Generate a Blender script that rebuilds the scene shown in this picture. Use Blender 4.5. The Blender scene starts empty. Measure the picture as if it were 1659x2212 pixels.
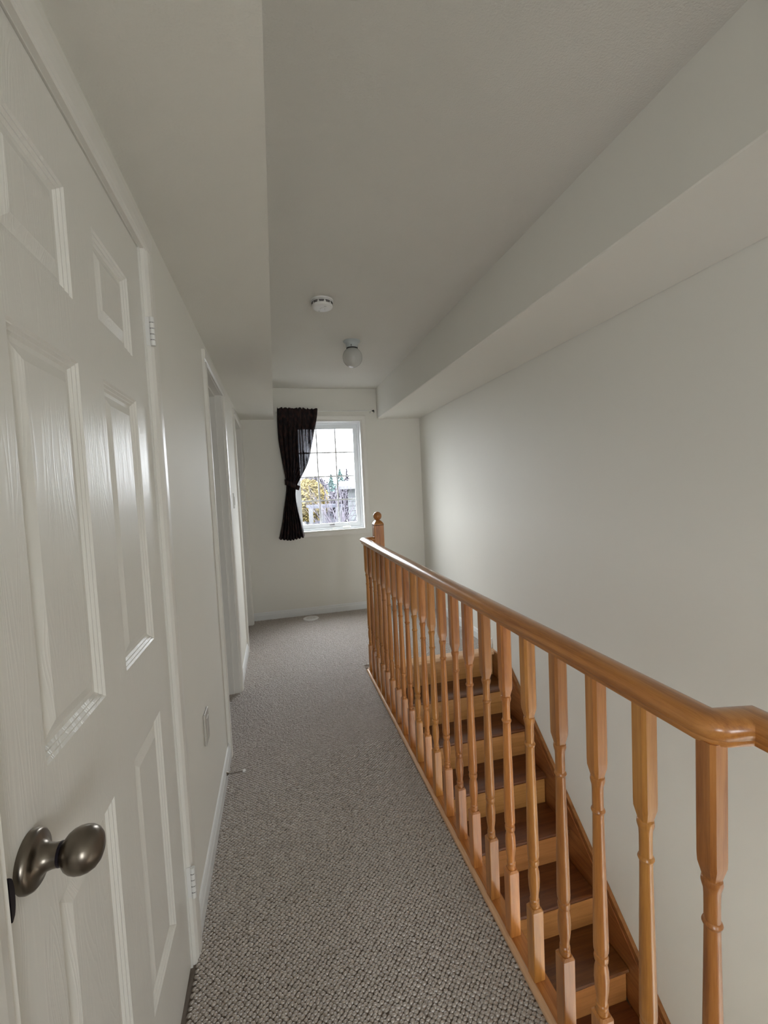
import bpy, bmesh, math, random
import numpy as np
from mathutils import Vector, Matrix
S = bpy.context.scene
C = S.collection
PI = math.pi
random.seed(7)

# ------------------------------------------------------------------ camera
F_PX, W_PX = 940.0, 1659.0
YAW, PITCH, ROLL, CAM_H = 0.24181, -0.05453, -0.04706, 1.3683
fw = Vector((math.sin(YAW)*math.cos(PITCH), math.cos(YAW)*math.cos(PITCH), math.sin(PITCH)))
rt = Vector((math.cos(YAW), -math.sin(YAW), 0)); up = rt.cross(fw)
r2 = math.cos(ROLL)*rt + math.sin(ROLL)*up
u2 = -math.sin(ROLL)*rt + math.cos(ROLL)*up
cd = bpy.data.cameras.new('camera'); cam = bpy.data.objects.new('camera', cd); C.objects.link(cam)
m = Matrix(((r2.x, u2.x, -fw.x, 0), (r2.y, u2.y, -fw.y, 0), (r2.z, u2.z, -fw.z, CAM_H), (0, 0, 0, 1)))
cam.matrix_world = m
cd.sensor_fit = 'HORIZONTAL'; cd.sensor_width = 36; cd.lens = F_PX/W_PX*36; cd.clip_start = 0.02; cd.clip_end = 500
S.camera = cam

# ------------------------------------------------------------------ world and light
S.view_settings.view_transform = 'Standard'; S.view_settings.look = 'None'
S.view_settings.exposure = 0.0; S.view_settings.gamma = 1.0; S.view_settings.use_curve_mapping = False
world = bpy.data.worlds.new('overcast'); S.world = world; world.use_nodes = True
wn = world.node_tree.nodes; wl = world.node_tree.links
wn['Background'].inputs[0].default_value = (0.90, 0.95, 1.0, 1)
SKY_H = 14.0        # horizon radiance; the overcast sky rises to three times that at the zenith
_tc = wn.new('ShaderNodeTexCoord'); _sx = wn.new('ShaderNodeSeparateXYZ'); _mx = wn.new('ShaderNodeMath'); _mx.operation = 'MAXIMUM'; _mx.inputs[1].default_value = 0
_ma = wn.new('ShaderNodeMath'); _ma.operation = 'MULTIPLY_ADD'; _ma.inputs[1].default_value = 2.0*SKY_H; _ma.inputs[2].default_value = SKY_H
wl.new(_tc.outputs['Generated'], _sx.inputs[0]); wl.new(_sx.outputs['Z'], _mx.inputs[0]); wl.new(_mx.outputs[0], _ma.inputs[0]); wl.new(_ma.outputs[0], wn['Background'].inputs[1])
def area(name, loc, rot, sx, sy, power, col, portal=False):
    l = bpy.data.lights.new(name, 'AREA'); l.shape = 'RECTANGLE'; l.size = sx; l.size_y = sy; l.energy = power; l.color = col
    o = bpy.data.objects.new(name, l); o.location = loc; o.rotation_euler = rot; C.objects.link(o)
    if portal: l.cycles.is_portal = True
    return o
# portals in the end window and added rear openings only steer sky sampling
area('window_portal', (0.585, 4.99, 1.53), (PI/2*-1, 0, 0), 0.72, 1.16, 1, (1, 1, 1), True)
area('added_rear_left_portal', (-1.5, -2.87, 1.55), (PI/2, 0, 0), .9, .95, 1, (1, 1, 1), True)
area('added_rear_right_portal', (0.95, -2.87, 1.25), (PI/2, 0, 0), .75, 1.1, 1, (1, 1, 1), True)

# ------------------------------------------------------------------ materials
def mat(name, color=(.8, .8, .8), rough=.5, metal=0, spec=.5, coat=0):
    m = bpy.data.materials.new(name); m.use_nodes = True
    b = m.node_tree.nodes['Principled BSDF']
    b.inputs['Base Color'].default_value = (*color, 1); b.inputs['Roughness'].default_value = rough
    b.inputs['Metallic'].default_value = metal; b.inputs['Specular IOR Level'].default_value = spec
    b.inputs['Coat Weight'].default_value = coat
    return m
def nd(m, t, **kw):
    n = m.node_tree.nodes.new(t)
    for k, v in kw.items(): setattr(n, k, v)
    return n
def lk(m, a, b): m.node_tree.links.new(a, b)
def bump_noise(m, scale, strength, dist=.002, detail=3, coord='Object', stretch=None):
    tc = nd(m, 'ShaderNodeTexCoord'); n = nd(m, 'ShaderNodeTexNoise'); n.inputs['Scale'].default_value = scale; n.inputs['Detail'].default_value = detail
    src = tc.outputs[coord]
    if stretch:
        mp = nd(m, 'ShaderNodeMapping'); mp.inputs['Scale'].default_value = stretch; lk(m, src, mp.inputs[0]); src = mp.outputs[0]
    lk(m, src, n.inputs['Vector'])
    b = nd(m, 'ShaderNodeBump'); b.inputs['Strength'].default_value = strength; b.inputs['Distance'].default_value = dist
    lk(m, n.outputs[0], b.inputs['Height']); lk(m, b.outputs[0], m.node_tree.nodes['Principled BSDF'].inputs['Normal'])
    return n, b
def mottle(m, c1, c2, scale, coord='Object', detail=4):
    tc = nd(m, 'ShaderNodeTexCoord'); n = nd(m, 'ShaderNodeTexNoise'); n.inputs['Scale'].default_value = scale; n.inputs['Detail'].default_value = detail
    lk(m, tc.outputs[coord], n.inputs['Vector'])
    r = nd(m, 'ShaderNodeValToRGB'); r.color_ramp.elements[0].position = .3; r.color_ramp.elements[1].position = .7
    r.color_ramp.elements[0].color = (*c1, 1); r.color_ramp.elements[1].color = (*c2, 1)
    lk(m, n.outputs[0], r.inputs[0]); lk(m, r.outputs[0], m.node_tree.nodes['Principled BSDF'].inputs['Base Color'])
M = {}
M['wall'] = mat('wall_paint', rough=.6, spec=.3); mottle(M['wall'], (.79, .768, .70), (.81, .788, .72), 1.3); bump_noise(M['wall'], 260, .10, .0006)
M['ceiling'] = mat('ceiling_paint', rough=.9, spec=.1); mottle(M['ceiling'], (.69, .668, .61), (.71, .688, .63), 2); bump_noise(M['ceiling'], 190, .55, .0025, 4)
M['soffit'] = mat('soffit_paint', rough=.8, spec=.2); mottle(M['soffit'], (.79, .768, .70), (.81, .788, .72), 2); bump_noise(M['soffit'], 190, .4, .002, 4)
M['trim'] = mat('trim_paint', (.80, .775, .715), .32); bump_noise(M['trim'], 60, .05, .0006)
M['base'] = mat('baseboard_paint', (.78, .78, .76), .28)
M['door'] = mat('door_paint', (.79, .77, .71), .33, spec=.4)
_m = M['door']; tc = nd(_m, 'ShaderNodeTexCoord'); mp = nd(_m, 'ShaderNodeMapping'); mp.inputs['Scale'].default_value = (6, 6, .55)
wv = nd(_m, 'ShaderNodeTexNoise'); wv.inputs['Scale'].default_value = 3; wv.inputs['Detail'].default_value = 2; wv.inputs['Distortion'].default_value = .4
mt = nd(_m, 'ShaderNodeMath', operation='MULTIPLY'); mt.inputs[1].default_value = 22
mf = nd(_m, 'ShaderNodeMath', operation='PINGPONG'); mf.inputs[1].default_value = .5
ms = nd(_m, 'ShaderNodeMath', operation='POWER'); ms.inputs[1].default_value = 2.0
bp = nd(_m, 'ShaderNodeBump'); bp.inputs['Strength'].default_value = .5; bp.inputs['Distance'].default_value = .0016
lk(_m, tc.outputs['Object'], mp.inputs[0]); lk(_m, mp.outputs[0], wv.inputs['Vector']); lk(_m, wv.outputs[0], mt.inputs[0]); lk(_m, mt.outputs[0], mf.inputs[0])
lk(_m, mf.outputs[0], ms.inputs[0]); lk(_m, ms.outputs[0], bp.inputs['Height']); lk(_m, bp.outputs[0], _m.node_tree.nodes['Principled BSDF'].inputs['Normal'])
M['vinyl'] = mat('window_vinyl', (.82, .84, .86), .35)
M['white_plastic'] = mat('white_plastic', (.80, .79, .76), .35)
M['switch'] = mat('switch_plastic', (.78, .77, .73), .3)
M['outlet'] = mat('outlet_plastic', (.55, .52, .465), .35)
M['dark'] = mat('dark_slot', (.03, .02, .02), .6)
M['gap'] = mat('dark_gap', (.06, .055, .05), .7)
M['nickel'] = mat('aged_nickel', (.19, .165, .135), .28, 1)
M['nickel_dark'] = mat('dark_metal', (.03, .025, .035), .3, .8)
M['lamp_metal'] = mat('grey_lamp_base', (.50, .54, .54), .4)
M['globe'] = mat('opal_glass', (.52, .52, .49), .12, coat=.5)
M['rod'] = mat('white_rod', (.72, .71, .67), .35)
M['black'] = mat('black_metal', (.01, .01, .01), .4)

def wood(name, axis, c_dark, c_mid, c_light, rough=.3, grain=1.0, rnd=.5, coat=.3):
    m = mat(name, rough=rough, coat=coat); m.node_tree.nodes['Principled BSDF'].inputs['Coat Roughness'].default_value = .22
    tc = nd(m, 'ShaderNodeTexCoord'); oi = nd(m, 'ShaderNodeObjectInfo')
    ad = nd(m, 'ShaderNodeVectorMath', operation='ADD'); sc = nd(m, 'ShaderNodeMath', operation='MULTIPLY'); sc.inputs[1].default_value = 37
    lk(m, oi.outputs['Random'], sc.inputs[0]); lk(m, tc.outputs['Object'], ad.inputs[0]); lk(m, sc.outputs[0], ad.inputs[1])
    mp = nd(m, 'ShaderNodeMapping'); s = [1, 1, 1]; s['xyz'.index(axis)] = .06
    mp.inputs['Scale'].default_value = s; lk(m, ad.outputs[0], mp.inputs[0])
    n1 = nd(m, 'ShaderNodeTexNoise'); n1.inputs['Scale'].default_value = 42*grain; n1.inputs['Detail'].default_value = 3; n1.inputs['Distortion'].default_value = .8
    n2 = nd(m, 'ShaderNodeTexNoise'); n2.inputs['Scale'].default_value = 420*grain; n2.inputs['Detail'].default_value = 2
    lk(m, mp.outputs[0], n1.inputs['Vector']); lk(m, mp.outputs[0], n2.inputs['Vector'])
    r = nd(m, 'ShaderNodeValToRGB'); e = r.color_ramp.elements
    e[0].position = .30; e[0].color = (*c_dark, 1); e[1].position = .72; e[1].color = (*c_light, 1); k = e.new(.5); k.color = (*c_mid, 1)
    mx = nd(m, 'ShaderNodeMath', operation='MULTIPLY_ADD'); mx.inputs[1].default_value = .28; lk(m, n2.outputs[0], mx.inputs[0]); 
    m3 = nd(m, 'ShaderNodeMath', operation='MULTIPLY_ADD'); m3.inputs[1].default_value = .86; m3.inputs[2].default_value = -.07
    lk(m, n1.outputs[0], m3.inputs[0]); lk(m, m3.outputs[0], mx.inputs[2]); lk(m, mx.outputs[0], r.inputs[0])
    hs = nd(m, 'ShaderNodeHueSaturation'); mr = nd(m, 'ShaderNodeMapRange'); mr.inputs['To Min'].default_value = 1-rnd*.5; mr.inputs['To Max'].default_value = 1+rnd*.35
    lk(m, oi.outputs['Random'], mr.inputs[0]); lk(m, mr.outputs[0], hs.inputs['Value'])
    mr2 = nd(m, 'ShaderNodeMapRange'); mr2.inputs['To Min'].default_value = .496; mr2.inputs['To Max'].default_value = .507
    fr = nd(m, 'ShaderNodeMath', operation='FRACT'); ml = nd(m, 'ShaderNodeMath', operation='MULTIPLY'); ml.inputs[1].default_value = 7.3
    lk(m, oi.outputs['Random'], ml.inputs[0]); lk(m, ml.outputs[0], fr.inputs[0]); lk(m, fr.outputs[0], mr2.inputs[0]); lk(m, mr2.outputs[0], hs.inputs['Hue'])
    lk(m, r.outputs[0], hs.inputs['Color']); lk(m, hs.outputs[0], m.node_tree.nodes['Principled BSDF'].inputs['Base Color'])
    b = nd(m, 'ShaderNodeBump'); b.inputs['Strength'].default_value = .12; b.inputs['Distance'].default_value = .0006
    lk(m, n2.outputs[0], b.inputs['Height']); lk(m, b.outputs[0], m.node_tree.nodes['Principled BSDF'].inputs['Normal'])
    return m
OAK = ((.30, .10, .020), (.47, .18, .040), (.60, .26, .068))
M['oak_z'] = wood('oak_upright', 'z', *OAK, rnd=.45)
M['oak_y'] = wood('oak_lengthwise', 'y', *OAK, rnd=.1, coat=.6)
M['oak_x'] = wood('oak_crosswise', 'x', *OAK, rnd=.1)
M['oak_nose'] = wood('pale_oak', 'y', (.50, .27, .14), (.62, .36, .20), (.68, .42, .25), rnd=.1)
M['oak_nose_x'] = wood('pale_oak_cross', 'x', (.50, .27, .14), (.62, .36, .20), (.68, .42, .25), rnd=.1)
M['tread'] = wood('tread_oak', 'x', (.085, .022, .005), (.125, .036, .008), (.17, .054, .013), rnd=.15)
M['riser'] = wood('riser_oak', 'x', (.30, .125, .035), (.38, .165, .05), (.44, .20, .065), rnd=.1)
M['stringer'] = wood('stringer_oak', 'y', (.18, .06, .014), (.26, .095, .025), (.32, .13, .04), rnd=.1)

M['carpet'] = mat('carpet_loops', rough=.95, spec=.15)
mottle(M['carpet'], (.295, .245, .198), (.385, .33, .275), 60)
_p = M['carpet'].node_tree.nodes['Principled BSDF']; _p.inputs['Sheen Weight'].default_value = 1.0; _p.inputs['Sheen Roughness'].default_value = .25; _p.inputs['Roughness'].default_value = .42; _p.inputs['Specular IOR Level'].default_value = 1.0; _p.inputs['IOR'].default_value = 1.6; _p.inputs['Coat Weight'].default_value = .5; _p.inputs['Coat Roughness'].default_value = .38
M['backing'] = mat('carpet_backing', (.20, .165, .135), .95, spec=.1)
M['glass'] = mat('window_glass', (1, 1, 1), 0)
_m = M['glass']; _m.node_tree.nodes.remove(_m.node_tree.nodes['Principled BSDF'])
tr = nd(_m, 'ShaderNodeBsdfTransparent'); gl = nd(_m, 'ShaderNodeBsdfGlossy'); gl.inputs['Roughness'].default_value = .0
fx = nd(_m, 'ShaderNodeMixShader'); fx.inputs[0].default_value = .006
lk(_m, tr.outputs[0], fx.inputs[1]); lk(_m, gl.outputs[0], fx.inputs[2]); lk(_m, fx.outputs[0], _m.node_tree.nodes['Material Output'].inputs[0])
# curtain: dark brown cloth that lets a little light through
M['curtain'] = mat('curtain_cloth', (.020, .012, .012), .75, spec=.2)
_m = M['curtain']; pb = _m.node_tree.nodes['Principled BSDF']
tc = nd(_m, 'ShaderNodeTexCoord'); mp = nd(_m, 'ShaderNodeMapping'); mp.inputs['Scale'].default_value = (60, 60, 18); nz = nd(_m, 'ShaderNodeTexNoise'); nz.inputs['Scale'].default_value = 1; nz.inputs['Detail'].default_value = 3
rp = nd(_m, 'ShaderNodeValToRGB'); rp.color_ramp.elements[0].position = .45; rp.color_ramp.elements[0].color = (.008, .005, .006, 1); rp.color_ramp.elements[1].position = .68; rp.color_ramp.elements[1].color = (.040, .018, .014, 1)
lk(_m, tc.outputs['Object'], mp.inputs[0]); lk(_m, mp.outputs[0], nz.inputs['Vector']); lk(_m, nz.outputs[0], rp.inputs[0]); lk(_m, rp.outputs[0], pb.inputs['Base Color'])
trn = nd(_m, 'ShaderNodeBsdfTransparent'); trn.inputs[0].default_value = (.9, .9, 1, 1)
mxs = nd(_m, 'ShaderNodeMixShader'); nz2 = nd(_m, 'ShaderNodeTexNoise'); mp2 = nd(_m, 'ShaderNodeMapping'); mp2.inputs['Scale'].default_value = (55, 8, 1.5); nz2.inputs['Scale'].default_value = 1; nz2.inputs['Detail'].default_value = 1
lk(_m, tc.outputs['Object'], mp2.inputs[0]); lk(_m, mp2.outputs[0], nz2.inputs['Vector'])
mr_ = nd(_m, 'ShaderNodeMapRange'); mr_.inputs['From Min'].default_value = .50; mr_.inputs['From Max'].default_value = .75; mr_.inputs['To Min'].default_value = .0008; mr_.inputs['To Max'].default_value = .022
lk(_m, nz2.outputs[0], mr_.inputs[0]); lk(_m, mr_.outputs[0], mxs.inputs[0])
lk(_m, pb.outputs[0], mxs.inputs[1]); lk(_m, trn.outputs[0], mxs.inputs[2]); lk(_m, mxs.outputs[0], _m.node_tree.nodes['Material Output'].inputs[0])
# outside
def simple2(name, a, b, scale): m = mat(name, rough=.9, spec=.1); mottle(m, a, b, scale); return m
M['leaf_yellow'] = simple2('yellow_leaves', (.080, .060, .018), (.110, .088, .038), 1.2)
M['leaf_teal'] = simple2('evergreen', (.036, .064, .060), (.056, .086, .082), .6)
M['leaf_mauve'] = simple2('bare_crown', (.032, .030, .038), (.046, .042, .050), .6)
M['bark'] = mat('bark', (.03, .026, .03), .9)
M['twig'] = mat('twigs', (.028, .024, .032), .9)
M['roof'] = mat('grey_roof', (.024, .026, .036), .8); 
M['siding'] = mat('pale_siding', (.042, .047, .048), .7)
M['siding2'] = mat('grey_siding', (.034, .036, .046), .7)
M['outer_white'] = mat('outer_white', (.046, .047, .050), .6)
M['lawn'] = simple2('autumn_ground', (.024, .024, .024), (.034, .032, .034), .5)
M['brick'] = mat('outside_brick', (.3, .2, .16), .9)
M['pane_dark'] = mat('far_pane', (.02, .022, .03), .3)

# ------------------------------------------------------------------ helpers
def bx(bm, x0, x1, y0, y1, z0, z1):
    v = [bm.verts.new(p) for p in ((x0,y0,z0),(x1,y0,z0),(x1,y1,z0),(x0,y1,z0),(x0,y0,z1),(x1,y0,z1),(x1,y1,z1),(x0,y1,z1))]
    for f in ((0,3,2,1),(4,5,6,7),(0,1,5,4),(1,2,6,5),(2,3,7,6),(3,0,4,7)): bm.faces.new([v[i] for i in f])
    return v
def box(*a, bevel=0, seg=1):
    bm = bmesh.new(); bx(bm, *a)
    if bevel: bmesh.ops.bevel(bm, geom=bm.edges[:], offset=bevel, segments=seg, affect='EDGES', profile=.5)
    return bm
def boxes(*L):
    bm = bmesh.new()
    for a in L: bx(bm, *a)
    return bm
def extrude_profile(pts, axis, a0, a1, bm=None):
    """closed 2-D profile pts swept straight along axis; pts are the other two coordinates in x,y,z order"""
    bm = bm or bmesh.new()
    def P(p, t):
        return {'x': (t, p[0], p[1]), 'y': (p[0], t, p[1]), 'z': (p[0], p[1], t)}[axis]
    A = [bm.verts.new(P(p, a0)) for p in pts]; B = [bm.verts.new(P(p, a1)) for p in pts]; n = len(pts)
    for i in range(n): bm.faces.new((A[i], A[(i+1) % n], B[(i+1) % n], B[i]))
    bm.faces.new(A[::-1]); bm.faces.new(B)
    bmesh.ops.recalc_face_normals(bm, faces=bm.faces[:])
    return bm
def lathe(prof, seg=32, axis='z', bm=None, cx=0, cy=0, cz=0):
    """prof: (radius, t) pairs along axis"""
    bm = bm or bmesh.new(); rings = []
    def P(c, s, t):
        return {'z': (cx+c, cy+s, cz+t), 'x': (cx+t, cy+c, cz+s), 'y': (cx+c, cy+t, cz+s)}[axis]
    for r, t in prof:
        if r < 1e-6: rings.append([bm.verts.new(P(0, 0, t))])
        else: rings.append([bm.verts.new(P(r*math.cos(2*PI*i/seg), r*math.sin(2*PI*i/seg), t)) for i in range(seg)])
    for a, b in zip(rings, rings[1:]):
        for i in range(seg):
            j = (i+1) % seg
            if len(a) == 1 and len(b) == 1: continue
            if len(a) == 1: bm.faces.new((a[0], b[i], b[j]))
            elif len(b) == 1: bm.faces.new((a[i], a[j], b[0]))
            else: bm.faces.new((a[i], a[j], b[j], b[i]))
    if len(rings[0]) > 1: bm.faces.new(rings[0][::-1])
    if len(rings[-1]) > 1: bm.faces.new(rings[-1])
    bmesh.ops.recalc_face_normals(bm, faces=bm.faces[:])
    return bm
def tube(pts, r, seg=10, bm=None):
    bm = bm or bmesh.new(); pts = [Vector(p) for p in pts]; rings = []
    n = len(pts)
    for k, p in enumerate(pts):
        d = (pts[min(k+1, n-1)]-pts[max(k-1, 0)]).normalized()
        a = Vector((0, 0, 1)) if abs(d.z) < .9 else Vector((1, 0, 0))
        s = d.cross(a).normalized(); t = d.cross(s)
        rr = r[k] if isinstance(r, (list, tuple)) else r
        rings.append([bm.verts.new(p+rr*(math.cos(2*PI*i/seg)*s+math.sin(2*PI*i/seg)*t)) for i in range(seg)])
    for a, b in zip(rings, rings[1:]):
        for i in range(seg): bm.faces.new((a[i], a[(i+1) % seg], b[(i+1) % seg], b[i]))
    bm.faces.new(rings[0][::-1]); bm.faces.new(rings[-1])
    bmesh.ops.recalc_face_normals(bm, faces=bm.faces[:])
    return bm
def obj(name, bm, m, parent=None, smooth=False, angle=None):
    me = bpy.data.meshes.new(name); bm.to_mesh(me); bm.free(); me.materials.append(m)
    o = bpy.data.objects.new(name, me); C.objects.link(o)
    if parent: o.parent = parent; o.matrix_parent_inverse = Matrix.Translation(-parent.location) if parent.type == 'EMPTY' else Matrix()
    if smooth:
        me.polygons.foreach_set('use_smooth', [True]*len(me.polygons))
        if angle:
            try: me.set_sharp_from_angle(angle=math.radians(angle))
            except Exception: pass
    me.update()
    return o
def empty(name, loc):
    o = bpy.data.objects.new(name, None); o.location = loc; o.empty_display_size = .1; C.objects.link(o); return o
def tag(o, label, cat, group=None):
    o['label'] = label; o['category'] = cat
    if group: o['group'] = group
    return o
def struct(o, label=None, cat=None):
    o['kind'] = 'structure'
    if label: o['label'] = label
    if cat: o['category'] = cat
    return o

# ------------------------------------------------------------------ dimensions
XL, XR, YB = -.315, 1.668, 4.849
ZS, ZC = 2.157, 2.493
XS1, XS2 = .025, 1.165
XW = .645           # left face of the stairwell
Y0, RISE, RUN = 3.19, .20, .23
YREAR = -2.8
ZLOW = -2.8
D1 = (.541, 1.306)           # near door leaf
D2 = (2.40, 3.12)            # doorway two
D3 = (3.95, 4.70)            # doorway three
TH = .12
DZ = 2.05

# ------------------------------------------------------------------ shell
def wall_left():
    bm = bmesh.new()
    ys = [-.1, D1[0]-.012, D1[1]+.012, D2[0], D2[1], D3[0], D3[1], YB+.2]
    for i in range(0, 7, 2): bx(bm, XL-TH, XL, ys[i], ys[i+1], 0, ZS+.5)
    for i in range(1, 7, 2): bx(bm, XL-TH, XL, ys[i], ys[i+1], DZ if i > 1 else 2.045, ZS+.5)
    return bm
struct(obj('wall_left', wall_left(), M['wall']), 'white painted hallway wall with a panel door and two doorways', 'wall')
WX0, WX1, WZ0, WZ1 = .20, .970, .924, 2.137
struct(obj('wall_back', boxes((-3.2, WX0, YB, YB+.2, -3.2, 2.9), (WX1, XR+.2, YB, YB+.2, -3.2, 2.9), (WX0, WX1, YB, YB+.2, -3.2, WZ0), (WX0, WX1, YB, YB+.2, WZ1, 2.9)), M['wall']), 'white end wall around the window', 'wall')
struct(obj('wall_right', box(XR, XR+.2, YREAR, YB, ZLOW, 2.9), M['wall']), 'tall white wall on the right above the stairs', 'wall')
# unseen rear wall; both openings added so daylight reaches the near end
struct(obj('wall_rear', boxes((-3.2, -1.95, YREAR-.2, YREAR, ZLOW, 2.9), (-1.95, -1.05, YREAR-.2, YREAR, ZLOW, 1.08), (-1.95, -1.05, YREAR-.2, YREAR, 2.03, 2.9), (-1.05, .575, YREAR-.2, YREAR, ZLOW, 2.9), (.575, 1.325, YREAR-.2, YREAR, ZLOW, .70), (.575, 1.325, YREAR-.2, YREAR, 1.80, 2.9), (1.325, XR+.2, YREAR-.2, YREAR, ZLOW, 2.9)), M['wall']))
struct(obj('wall_stairwell', boxes((XW-.12, XW-.001, -.7, YB, ZLOW, -.2)), M['wall']), 'white wall below the railing', 'wall')
struct(obj('wall_under_landing', box(XW, XR, Y0+.16, Y0+.24, ZLOW, -.201), M['wall']))
struct(obj('wall_far_left', box(-3.2, -3.0, YREAR, YB, -.2, 2.9), M['wall']))
struct(obj('wall_room_divider', boxes((-3.0, XL-TH, -.1, .0, 0, 2.9), (-3.0, XL-TH, 1.7, 1.8, 0, 2.9), (-3.0, XL-TH, 3.4, 3.5, 0, 2.9)), M['wall']))
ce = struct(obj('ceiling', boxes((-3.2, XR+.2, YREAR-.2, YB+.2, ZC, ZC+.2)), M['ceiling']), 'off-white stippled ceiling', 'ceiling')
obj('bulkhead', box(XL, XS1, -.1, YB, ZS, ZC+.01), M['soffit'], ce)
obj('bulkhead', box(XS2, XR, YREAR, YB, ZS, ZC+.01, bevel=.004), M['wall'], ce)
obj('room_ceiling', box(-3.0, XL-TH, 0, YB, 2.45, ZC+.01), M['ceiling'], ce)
# floor: carpet backing slab, carpet pile on top (one uncountable stuff object)
fl = struct(obj('floor', boxes((XL-TH, .588, -.7, YB, -.2, 0), (.588, XR, Y0+.02, YB, -.2, 0), (-3.0, XL-TH, YREAR, YB, -.2, 0), (XL-TH, XR, YREAR, -.7, -.2, 0), (.588, XW-.001, -.7, Y0+.02, -.2, -.004)), M['backing']), 'floor under the brown loop pile carpet', 'floor')
struct(obj('floor_lower', box(XW-.12, XR, YREAR, YB, ZLOW-.2, ZLOW), M['tread']))

def carpet():
    px, py = .0165, .0158
    V6 = [(math.cos(a), math.sin(a)) for a in [PI/3*i for i in range(6)]]
    pts = []
    rng = np.random.default_rng(3)
    def fill(x0, x1, y0, y1):
        ny = int((y1-y0)/(py/2)); nx = int((x1-x0)/px)
        for j in range(ny):
            y = y0+(j+.5)*py/2
            xs = x0+(np.arange(nx)+(.75 if j % 2 else .25))*px
            pts.append(np.stack([xs, np.full(nx, y)], 1))
    fill(XL-.13, XR-.012, .35, YB-.012)
    P = np.concatenate(pts); px_, py_ = P[:, 0], P[:, 1]
    hall = (px_ > XL+.012) & ((px_ < .5855) | ((py_ > Y0+.075) & (px_ > .588)) | (py_ > Y0+.075))
    lip = (px_ < XL+.0121) & (((py_ > D2[0]+.01) & (py_ < D2[1]-.01)) | ((py_ > D3[0]+.01) & (py_ < D3[1]-.01)))
    P = P[hall | lip]; n = len(P)
    P = P+rng.normal(0, .0009, P.shape)
    h = .0068+rng.normal(0, .0010, n); sx = .0088*(1+rng.normal(0, .08, n)); sy = .0062*(1+rng.normal(0, .10, n)); th = rng.normal(.15, .22, n)
    ring = np.array(V6)
    loc = np.concatenate([np.c_[ring, np.zeros(6)], np.c_[ring*.80, np.full(6, .62)], [[0, -.12, 1.0]]])   # 13 verts
    ct, st = np.cos(th), np.sin(th)
    X = loc[None, :, 0]*sx[:, None]; Y = loc[None, :, 1]*sy[:, None]
    co = np.stack([P[:, 0:1]+X*ct[:, None]-Y*st[:, None], P[:, 1:2]+X*st[:, None]+Y*ct[:, None], np.broadcast_to(loc[None, :, 2]*h[:, None]-.0005, X.shape)], 2).reshape(-1, 3)
    faces = []
    for i in range(6):
        j = (i+1) % 6
        faces += [(i, j, 6+j), (i, 6+j, 6+i), (6+i, 6+j, 12)]
    F = (np.array(faces)[None]+13*np.arange(n)[:, None, None]).reshape(-1)
    me = bpy.data.meshes.new('carpet_pile'); me.vertices.add(len(co)); me.vertices.foreach_set('co', co.ravel().astype(np.float32))
    nf = len(F)//3; me.loops.add(len(F)); me.loops.foreach_set('vertex_index', F.astype(np.int32))
    me.polygons.add(nf); me.polygons.foreach_set('loop_start', np.arange(nf, dtype=np.int32)*3); me.polygons.foreach_set('loop_total', np.full(nf, 3, dtype=np.int32))
    me.polygons.foreach_set('use_smooth', np.ones(nf, dtype=bool)); me.update(calc_edges=True); me.validate()
    me.materials.append(M['carpet'])
    o = bpy.data.objects.new('carpet_pile', me); C.objects.link(o); return o
cp = carpet(); cp['kind'] = 'stuff'; tag(cp, 'brown loop pile carpet covering the hallway floor', 'carpet')

# ------------------------------------------------------------------ baseboards
BP = [(0, 0), (.013, 0), (.013, .055), (.009, .066), (.009, .072), (.005, .082), (0, .086)]
def base_run(name, side, a0, a1):
    if side == 'left': pts = [(XL+u, z) for u, z in BP]; ax = 'y'
    if side == 'right': pts = [(XR-u, z) for u, z in BP]; ax = 'y'
    if side == 'back': pts = [(YB-u, z) for u, z in BP]; ax = 'x'
    return struct(obj(name, extrude_profile(pts, ax, a0, a1), M['base']))
CW = .062
def join_runs(name, runs, side):
    bm = bmesh.new()
    for a0, a1 in runs:
        pts = {'left': [(XL+u, z) for u, z in BP]}[side]
        extrude_profile(pts, 'y', a0, a1, bm)
    return struct(obj(name, bm, M['base']))
join_runs('baseboard_left', [(-.1, D1[0]-.012-CW), (D1[1]+.012+CW, D2[0]-CW), (D2[1]+CW, D3[0]-CW), (D3[1]+CW, YB)], 'left')['label'] = 'white moulded baseboard along the left wall'
base_run('baseboard_back', 'back', XL, XR)['label'] = 'white moulded baseboard under the window'
base_run('baseboard_right', 'right', Y0+.05, YB)['label'] = 'white moulded baseboard beside the stair top'
for n in ('baseboard_left', 'baseboard_back', 'baseboard_right'): bpy.data.objects[n]['category'] = 'baseboard'

# ------------------------------------------------------------------ door casings
# casing profile across its width w (0 at opening .. CW outer), proud thickness t
CASP = [(0, 0), (0, .010), (.004, .013), (.010, .011), (.016, .015), (.030, .0175), (.044, .018), (.054, .018), (CW, .014), (CW, 0)]
def casing_leg(parent, yin, sgn, z1, x0=XL):
    pts = [(x0+t, yin+sgn*w) for w, t in CASP]
    return obj('casing_leg', extrude_profile(pts, 'z', 0, z1), M['trim'], parent)
def casing_head(parent, y0, y1, zin, x0=XL):
    pts = [(x0+t, zin+w) for w, t in CASP]
    return obj('casing_head', extrude_profile(pts, 'y', y0-CW, y1+CW), M['trim'], parent)

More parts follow.
